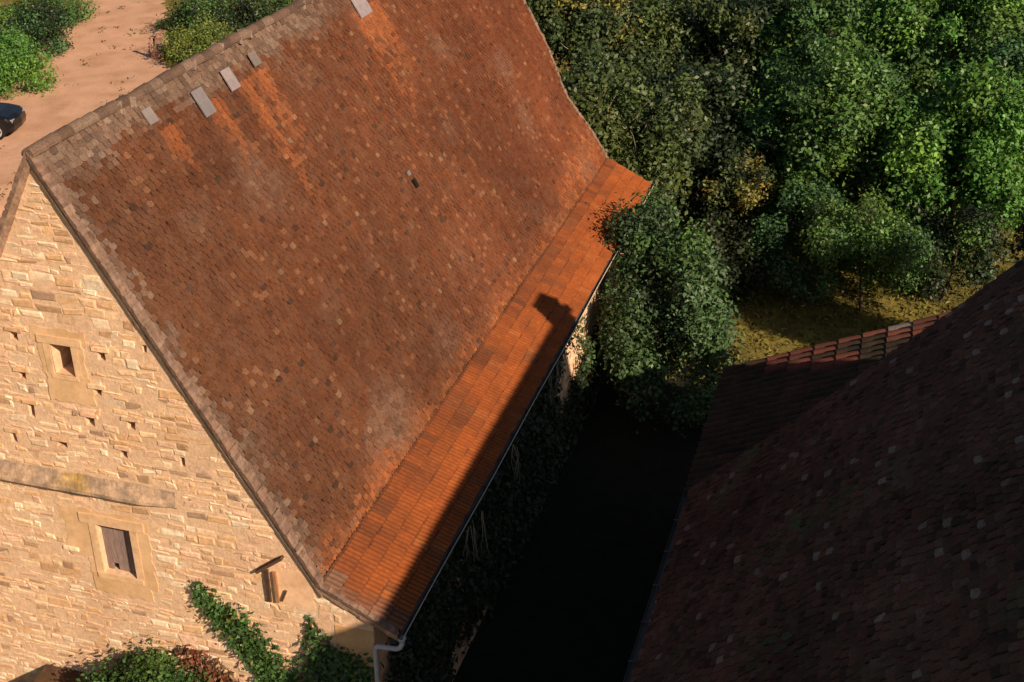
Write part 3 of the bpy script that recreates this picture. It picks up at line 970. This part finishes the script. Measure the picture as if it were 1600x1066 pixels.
tree("young_tree", (13.3, 25.7, -5), 5, -2.3, 2.2, 1.5, "young thin trunked tree with pale green leaves in the yellow grass", "tree", MIDG + OLIVE[:1], 36, 300, .085, .06, G, (.4, .75), 7)
tree("young_tree", (11.0, 26.8, -5), 4, -2.9, 2.1, 1.8, "small grey green tree in the grass left of the thin trunked young tree", "tree", BLUEG, 44, 280, .09, .06, G, (.35, .7), 6)
tree("small_tree", (8.75, 29.2, -5), 4, -1.9, 1.35, 1.0, "small yellow leaved tree standing out in front of the dark shade", "tree", YELG + OLIVE[:2], 30, 340, .09, .07, G, (.35, .65), 6)
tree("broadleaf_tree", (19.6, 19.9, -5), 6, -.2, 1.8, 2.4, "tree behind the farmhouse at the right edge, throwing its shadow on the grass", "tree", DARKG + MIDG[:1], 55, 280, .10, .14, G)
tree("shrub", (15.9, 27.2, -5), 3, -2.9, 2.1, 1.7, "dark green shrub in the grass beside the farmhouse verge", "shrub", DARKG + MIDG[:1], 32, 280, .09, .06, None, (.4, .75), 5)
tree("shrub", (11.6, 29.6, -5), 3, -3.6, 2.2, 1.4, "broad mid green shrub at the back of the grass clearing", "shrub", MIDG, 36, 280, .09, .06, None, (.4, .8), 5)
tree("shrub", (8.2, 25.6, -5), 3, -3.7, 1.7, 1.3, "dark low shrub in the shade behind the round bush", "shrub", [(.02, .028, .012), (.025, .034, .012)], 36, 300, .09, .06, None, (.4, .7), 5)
for i, (x, y, r, cols, lab) in enumerate([(-8, 52, 4.5, OLIVE, "distant olive tree behind the far ridge of the barn"), (-1, 55, 4.8, MIDG, "distant mid green tree second from the barn ridge"),
                                          (6, 58, 4.8, DARKG, "distant dark tree at the middle of the back row"), (13, 58, 5, MIDG, "distant green tree right of the dark one in the back row"),
                                          (20, 56, 5, BRTG, "distant bright green tree near the right end of the back row"), (27, 52, 5, MIDG, "distant tree at the right end of the back row")]):
    tree("background_tree", (x, y, -5), 9, -.6, r, 3.8, lab, "tree", cols, 60, 130, .18, .2, "distant row of trees behind the wood", (.8, 1.5), 5)
for i, (x, y, r, lab) in enumerate([(-4, 70, 6, "farthest tree left in the back wood"), (7, 74, 6, "farthest tree in the middle of the back wood"), (18, 74, 6, "farthest tree right in the back wood"), (29, 70, 6, "farthest tree at the right edge of the back wood")]):
    tree("background_tree", (x, y, -5), 9, -.4, r, 4.2, lab, "tree", MIDG, 60, 90, .22, .2, "farthest trees in the back wood", (1, 1.8), 4)

# round glossy bush at the barn eave
tree("round_bush", (7.5, 17.5, -5), 5, -1.45, 1.95, 2.75, "big round glossy green bush pressed against the barn eave", "bush", [(.066, .12, .045), (.056, .105, .038), (.07, .135, .032), (.05, .095, .038)], 130, 520, .085, .10, None, (.5, .85), 8, m='gloss_leaf',
     extra=[(6.35, 19.3, .1, .75), (6.3, 18.5, .45, .8), (6.5, 20.2, -.2, .8), (6.8, 19.2, .7, .7), (6.15, 17.8, .3, .6), (7.2, 18.6, .9, .7), (9.0, 16.3, -3.0, .8), (9.2, 16.6, -2.3, .8),
            (9.1, 16.0, -3.7, .7), (8.6, 15.7, -3.9, .7), (9.4, 17.2, -3.6, .7), (9.5, 16.4, -4.3, .6), (7.4, 15.6, -3.6, .7), (6.9, 15.8, -2.9, .6)])


def bush(name, c, rx, rz, label, cols, n=26, per=300, leaf=.085, group=None):
    z = gh(c[0], c[1])
    root = thing(name, (c[0], c[1], z), label, "bush" if name != "hedge" else "hedge", group)
    d = sph(n); d[:, 2] = np.abs(d[:, 2])
    C = np.array([c[0], c[1], z + .15]) + d * (RNG.uniform(.3, 1, n) ** .6)[:, None] * np.array([rx, rx, rz])
    P, N, T = clumps(C, RNG.uniform(.4, .75, n), per * 1.8, leaf, cols); leaf = leaf * .72
    k = P[:, 2] > z + .02
    link("foliage", leaf_mesh("foliage", P[k], N[k], leaf, T[k]), MT['leaf'], root)
    mb = MB()
    for q in range(6):
        e = Vector(C[q]); mb.tube([V(c[0], c[1], z - .1), (V(c[0], c[1], z) + e) / 2 + V(0, 0, .1), e], [.04, .025, .01], 5)
    mb.build("stems", MT['bark'], root)
    return root


g = "bushes along the left of the dirt road"
bush("roadside_bush", (-24.5, 30.4), 2.2, 2.1, "bright green bush nearest the parked black car", BRTG, 75, 300, .085, g)
bush("roadside_bush", (-26.9, 36.2), 1.9, 2.0, "dark bluish bush behind the bright one left of the road", DARKG + BLUEG, 60, 300, .085, g)
bush("roadside_bush", (-30.0, 35.5), 2.4, 2.6, "yellow green bush in the top left corner of the photo", BRTG + YELG[:1], 50, 260, .085, g)
bush("roadside_bush", (-29.4, 41.0), 2.0, 2.3, "green bush at the top edge of the photo on the left road side", MIDG, 44, 260, .085, g)
bush("roadside_bush", (-33.5, 47.5), 2.6, 2.8, "farthest green bush on the left road side", MIDG + OLIVE[:1], 46, 220, .1, g)
bush("roadside_bush", (-27.6, 32.6), 2.0, 2.2, "mid green bush wedged between the bright and the dark bush left of the road", MIDG, 60, 300, .085, g)
g = "hedge bushes on the right of the dirt road"
bush("hedge_bush", (-17.8, 36.3), 2.15, 1.6, "dense yellow green dome of a bush behind the barn ridge", [(.13, .17, .03), (.11, .16, .03), (.15, .18, .033)], 56, 420, .07, g)
bush("hedge_bush", (-20.4, 40.4), 1.9, 1.7, "dark bush behind the gate post at the road", DARKG + MIDG[:1], 40, 300, .085, g)
bush("hedge_bush", (-17.6, 41.0), 2.0, 1.8, "dark green bush behind the yellow green dome", DARKG + OLIVE, 44, 300, .085, g)
bush("hedge_bush", (-14.2, 38.4), 2.0, 1.8, "mid green bush right of the dome, touching the ridge line", MIDG + DARKG, 42, 300, .085, g)
bush("hedge_bush", (-15.5, 44.5), 2.4, 2.4, "far green bush at the top of the photo above the barn ridge", MIDG, 44, 240, .09, g)
bush("hedge_bush", (-20.8, 46.5), 2.4, 2.4, "far bush beside the road at the top of the photo", MIDG + OLIVE, 44, 240, .09, g)


def ivy(name, label, cat, spots, per, leaf, cols, org, ux, uz, un, stem=True, m='leaf'):
    """leaves hugging a wall; spots = (s, z, radius) on the wall plane"""
    P, N, T = [], [], []
    cols = np.array(cols)
    for s, z, r in spots:
        k = int(per * r * r)
        a = RNG.uniform(0, 2 * np.pi, k); q = r * np.sqrt(RNG.uniform(0, 1, k)) * (1 + .24 * RNG.normal(size=k))
        th = np.abs(RNG.normal(size=k)) * .07 + .03 + .10 * np.clip(1 - q / r, 0, 1) * RNG.uniform(.3, 1, k)
        p = np.array(org) + np.outer(s + q * np.cos(a), ux) + np.outer(z + q * np.sin(a), uz) + np.outer(th, un)
        if org[0] == 5.52:
            ok = p[:, 2] < -.22 - .2 * RNG.random(k); p = p[ok]; k = len(p)
        nn = np.array(un) * .7 + RNG.normal(size=(k, 3)) * .45 + np.array([0, 0, .35])
        t = cols[RNG.integers(len(cols), size=k)] * RNG.uniform(.85, 1.15) * RNG.uniform(.55, 1.4, (k, 1))
        dry = RNG.random(k) < .05; t[dry] = t[dry] * np.array([1.8, .9, .8])
        P.append(p); N.append(nn); T.append(t)
    P = np.concatenate(P); N = np.concatenate(N); T = np.concatenate(T)
    s0 = min(spots, key=lambda q_: q_[1])
    root = thing(name, tuple(Vector(org) + Vector(ux) * s0[0] + Vector(uz) * s0[1]), label, cat)
    link("leaves", leaf_mesh("leaves", P, N, leaf, T), MT[m], root)
    mb = MB()
    for i in range(min(len(spots) - 1, 6)):
        a, b = spots[i], spots[i + 1]
        if stem:
            f = lambda q_: Vector(org) + Vector(ux) * q_[0] + Vector(uz) * q_[1] + Vector(un) * .03
            mb.tube([f(a), (f(a) + f(b)) / 2 + Vector(ux) * .05, f(b)], [.018, .015, .012], 5)
    if mb.v: mb.build("stem", MT['bark'], root)
    return root


GP = ((0, GY, 0), (1, 0, 0), (0, 0, 1), (0, -1, 0))
IVY = [(0.0546, 0.1202, 0.0255), (0.0672, 0.1358, 0.0255), (0.042, 0.0993, 0.0238)]
ivy("ivy", "ivy strand climbing diagonally up the sunlit gable", "ivy",
    [(1.98, .15, .16), (2.08, -.12, .28), (2.3, -.36, .36), (2.6, -.60, .42), (2.88, -.90, .44), (3.1, -1.25, .44), (3.3, -1.6, .44), (3.5, -1.95, .5), (3.8, -2.3, .55), (3.4, -2.4, .55)],
    1500, .046, IVY, *GP)
ivy("ivy", "dark ivy mass at the foot of the gable corner beside the downpipe", "ivy",
    [(4.3, -.15, .12), (4.35, -.45, .2), (4.35, -.8, .32), (4.5, -1.2, .45), (4.95, -1.25, .42), (5.2, -1.5, .45), (4.2, -1.6, .5), (4.8, -1.9, .6), (5.1, -2.4, .5), (4.3, -2.4, .6), (4.7, -1.0, .35), (5.1, -1.1, .4)],
    1300, .048, IVY + [(.03, .055, .02)], *GP)
ivy("creeper", "red brown dry creeper below the lower window", "creeper",
    [(1.55, -1.75, .3), (1.9, -1.85, .36), (2.05, -2.2, .4), (1.5, -1.6, .2), (2.35, -2.1, .25), (1.75, -2.4, .45)], 800, .05,
    [(.20, .075, .035), (.16, .06, .03), (.10, .07, .025)], *GP)
tree("wall_shrub", (.85, -.5, -5), 3, -2.75, 1.25, 1.0, "leafy green shrub at the foot of the gable under the lower window", "shrub", IVY, 90, 640, .06, .05, None, (.3, .5), 6)

# alley side: ivy on the shaded long wall, dry strands below the gutter
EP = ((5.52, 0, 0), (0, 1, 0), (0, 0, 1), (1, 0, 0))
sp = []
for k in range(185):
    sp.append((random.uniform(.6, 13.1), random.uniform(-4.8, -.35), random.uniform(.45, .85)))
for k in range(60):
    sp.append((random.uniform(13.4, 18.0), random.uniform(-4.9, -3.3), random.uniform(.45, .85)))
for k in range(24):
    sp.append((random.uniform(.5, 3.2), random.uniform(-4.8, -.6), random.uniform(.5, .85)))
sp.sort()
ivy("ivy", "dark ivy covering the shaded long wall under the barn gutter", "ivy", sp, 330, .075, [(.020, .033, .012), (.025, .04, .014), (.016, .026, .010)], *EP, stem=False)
ivy("ivy", "small bright ivy tuft spilling over the gutter beside the pale wall strip", "ivy",
    [(13.4, -.25, .4), (13.9, -.6, .5), (13.0, -.5, .4), (14.4, -1.3, .5), (15.6, -2.6, .45), (15.2, -2.2, .4)], 420, .06, [(.03, .06, .02), (.04, .075, .02)], (5.75, 0, 0), (0, 1, 0), (0, 0, 1), (1, 0, 0))
for i, (y0, y1, z, lab) in enumerate([(10.2, 11.6, -.15, "pale dry vine strands hanging from the gutter near the round bush"), (3.6, 4.4, -.25, "pale dry vine strands hanging below the middle of the gutter"),
                                      (6.9, 7.3, -.3, "short grey vine strands hanging below the gutter between the two longer tufts")]):
    root = thing("hanging_vine", (6.1, (y0 + y1) / 2, z - 1), lab, "vine", "dry vines hanging below the gutter")
    mb = MB()
    for k in range(8 if i < 2 else 5):
        y = random.uniform(y0, y1); x = 6.12 + random.uniform(-.05, .12); pts = [V(x, y, z)]
        for q in range(5):
            pts.append(pts[-1] + V(random.uniform(-.04, .05), random.uniform(-.06, .06), -random.uniform(.1, .26)))
        mb.tube(pts, [.009, .008, .007, .006, .005, .003], 4, (1.1, 1.1, 1.1))
    mb.build("strands", MT['twig'], root)

# ------------------------------------------------------------------ lean-to corner bottom left
shed = thing("lean_to_shed", (-2.2, -1.3, -5), "dark brown board roofed lean-to at the bottom left corner against the gable", "shed")
mb = MB()
for k in range(9):
    x0 = -2.03 + k * .28
    mb.obox(V(x0, -2.2, -3.1), V(.27, 0, 0), V(0, 2.28, .2), V(0, -.004, .05), (random.uniform(.7, 1.2),) * 3)
mb.build("roof", MT['brownwood'], shed)
mb = MB(); mb.box((-1.9, -2.05, -5), (.4, .05, -3.12)); mb.build("wall", MT['brownwood'], shed)

# ------------------------------------------------------------------ grass, post, low wall
n = 9000
gx = RNG.uniform(7.5, 20, n); gy = RNG.uniform(19, 34, n)
gz = np.array([gh(a, b) for a, b in zip(gx, gy)]) + .06
P = np.stack([gx, gy, gz], 1)
tint = np.ones((n, 3)) * RNG.uniform(.6, 1.4, (n, 1)) * np.where(RNG.random((n, 1)) < .3, [[.7, .9, .7]], [[1, 1, 1]])
o = link("grass", leaf_mesh("grass", P, RNG.normal(size=(n, 3)) * np.array([1, 1, .5]), .10, tint, .25), MT['grass'])
tag(o, "dry yellow grass beyond the low outbuilding", "grass", None, "stuff")

wx, wy = [], []
while len(wx) < 700:
    x, y = random.uniform(-32, -9), random.uniform(14, 60)
    if inpoly(x, y, ROAD) and nz(x, y, 2, .45) > .16:
        for _ in range(5):
            wx.append(x + random.gauss(0, .12)); wy.append(y + random.gauss(0, .12))
P = np.array([(x, y, gh(x, y) + .08) for x, y in zip(wx, wy)])
o = link("weeds", leaf_mesh("weeds", P, RNG.normal(size=P.shape) * np.array([1, 1, .6]), .07, np.array([(.10, .085, .035)]) * RNG.uniform(.5, 1.5, (len(P), 1)), .4), MT['leaf'])
tag(o, "sparse weeds growing on the dirt road", "weeds", None, "stuff")

post = thing("gate_post", (-20.6, 36.2, gh(-20.6, 36.2)), "weathered grey gate post between the dirt road and the hedge", "post")
mb = MB(); z = gh(-20.6, 36.2)
px, py = -20.6, 36.2
mb.hexa([V(px + a, py + b, z + c) for c, q in ((-.2, .07), (1.0, .06)) for b in (-q, q) for a in (-q, q)], (2.2, 2.0, 1.9))
mb.build("shaft", MT['oldwood'], post)
mb = MB(); mb.box((px - .1, py - .1, z + 1.003), (px + .1, py + .1, z + 1.04), (1.8, 1.7, 1.6)); mb.build("cap", MT['oldwood'], post)
wall = thing("low_wall", (-21.2, 36.6, gh(-21.2, 36.6)), "low broken rubble wall of reddish stones at the gate post", "wall")
mb = MB()
for k in range(70):
    t = random.random(); x = -21.9 + 1.7 * t; y = 39.3 - 3.2 * t + random.uniform(-.15, .15); z0 = gh(x, y)
    zz = z0 + random.uniform(0, .45 * (1 - .3 * t)); s = random.uniform(.12, .24)
    mb.box((x - s, y - s * .7, zz - .08), (x + s, y + s * .7, zz + .14), random.choice([(.34, .17, .11), (.40, .22, .15), (.26, .13, .09), (.45, .30, .22)]), .05)
mb.build("stonework", MT['stone'], wall)

# ------------------------------------------------------------------ parked car
CX, CY = -20.6, 24.6
CZ = gh(-21, 25) + .05
car = thing("parked_car", (CX, CY, CZ), "black car parked on the dirt road, cut by the left edge of the photo", "car")
fwd = V(.957, .289, 0); lft = V(-.289, .957, 0); up = V(0, 0, 1)
NOSE = V(-19.96, 24.66, CZ)         # near front corner on the ground


def cp(l, w_, h): return NOSE - fwd * l + lft * w_ + up * h       # l back from the nose, w across


prof = [(0.05, .32), (0.0, .52), (.04, .74), (.22, .90), (.7, 1.0), (1.25, 1.06), (2.3, 1.04), (3.6, 1.06), (4.1, 1.02), (4.25, .7), (4.2, .34)]
mb = MB(); CW = 1.78
secs = []
for wv, inset in ((0, .10), (.06, .02), (.2, 0), (CW / 2, 0), (CW - .2, 0), (CW - .06, .02), (CW, .10)):
    row = []
    for l, h in prof:
        lc = 2.1 + (l - 2.1) * (1 - inset * .35); hc = h - (inset * .55 if h > .8 else 0)
        rnd = .12 * abs(wv / CW - .5) * 2
        lc += rnd * max(0, 1 - l / .8) ** 1 * abs(wv / CW - .5) * 2
        row.append(cp(lc, wv, hc))
    secs.append(row)
for i in range(len(secs) - 1):
    for k in range(len(prof) - 1):
        mb.quad(secs[i][k], secs[i][k + 1], secs[i + 1][k + 1], secs[i + 1][k])
    mb.quad(secs[i][0], secs[i + 1][0], secs[i + 1][-1], secs[i][-1])
mb.poly(secs[0]); mb.poly(secs[-1][::-1])
body = mb.build("body", MT['carpaint'], car)
mb = MB()
cab = [(1.2, 1.05), (1.85, 1.50), (3.3, 1.52), (4.0, 1.05)]
a_ = [cp(l, .10 + (.14 if h > 1.2 else 0), h) for l, h in cab]; b_ = [cp(l, CW - .10 - (.14 if h > 1.2 else 0), h) for l, h in cab]
mb.poly(a_); mb.poly(b_[::-1])
mb.quad(a_[0], a_[1], b_[1], b_[0]); mb.quad(a_[2], a_[3], b_[3], b_[2])
mb.build("windows", MT['glass'], car)
mb = MB(); mb.obox(cp(1.8, .22, 1.50), (cp(3.35, .22, 1.52) - cp(1.8, .22, 1.50)), lft * (CW - .44), up * .03); mb.build("roof", MT['carpaint'], car)
for l in (.78, 3.4):
    for wv, s in ((-.012, 1), (CW + .012, -1)):
        c = cp(l, wv, .35)
        mb = MB(); mb.tube([c, c + lft * s * .02, c + lft * s * .2], [.30, .35, .35], 24); wh = mb.build("wheel", MT['rubber'], car)
        mb = MB()
        mb.tube([c - lft * s * .012, c + lft * s * .01], [.235, .245], 20)
        rim = mb.build("rim", MT['alloy'], wh)
        mb = MB()
        for k in range(5):
            an = k * 2 * math.pi / 5; dr = fwd * math.cos(an) + up * math.sin(an); sd = fwd * -math.sin(an) + up * math.cos(an)
            mb.obox(c - lft * s * .016 + dr * .09 - sd * .035, sd * .07, dr * .11, -lft * s * .004)
        mb.build("rim_slots", MT['dark'], wh)
        mb = MB()
        pts = [c + lft * s * .018 + (fwd * math.cos(t) + up * math.sin(t)) * .40 for t in np.linspace(-.2, math.pi + .2, 14)]
        mb.tube(pts, .03, 6); mb.build("wheel_arch", MT['rubber'], body)
for wv in (.12, CW - .42):
    mb = MB(); mb.obox(cp(.12, wv, .66), -fwd * .22 + up * .10, lft * .30, up * .10 + fwd * .02); mb.build("headlight", MT['alloy'], car)
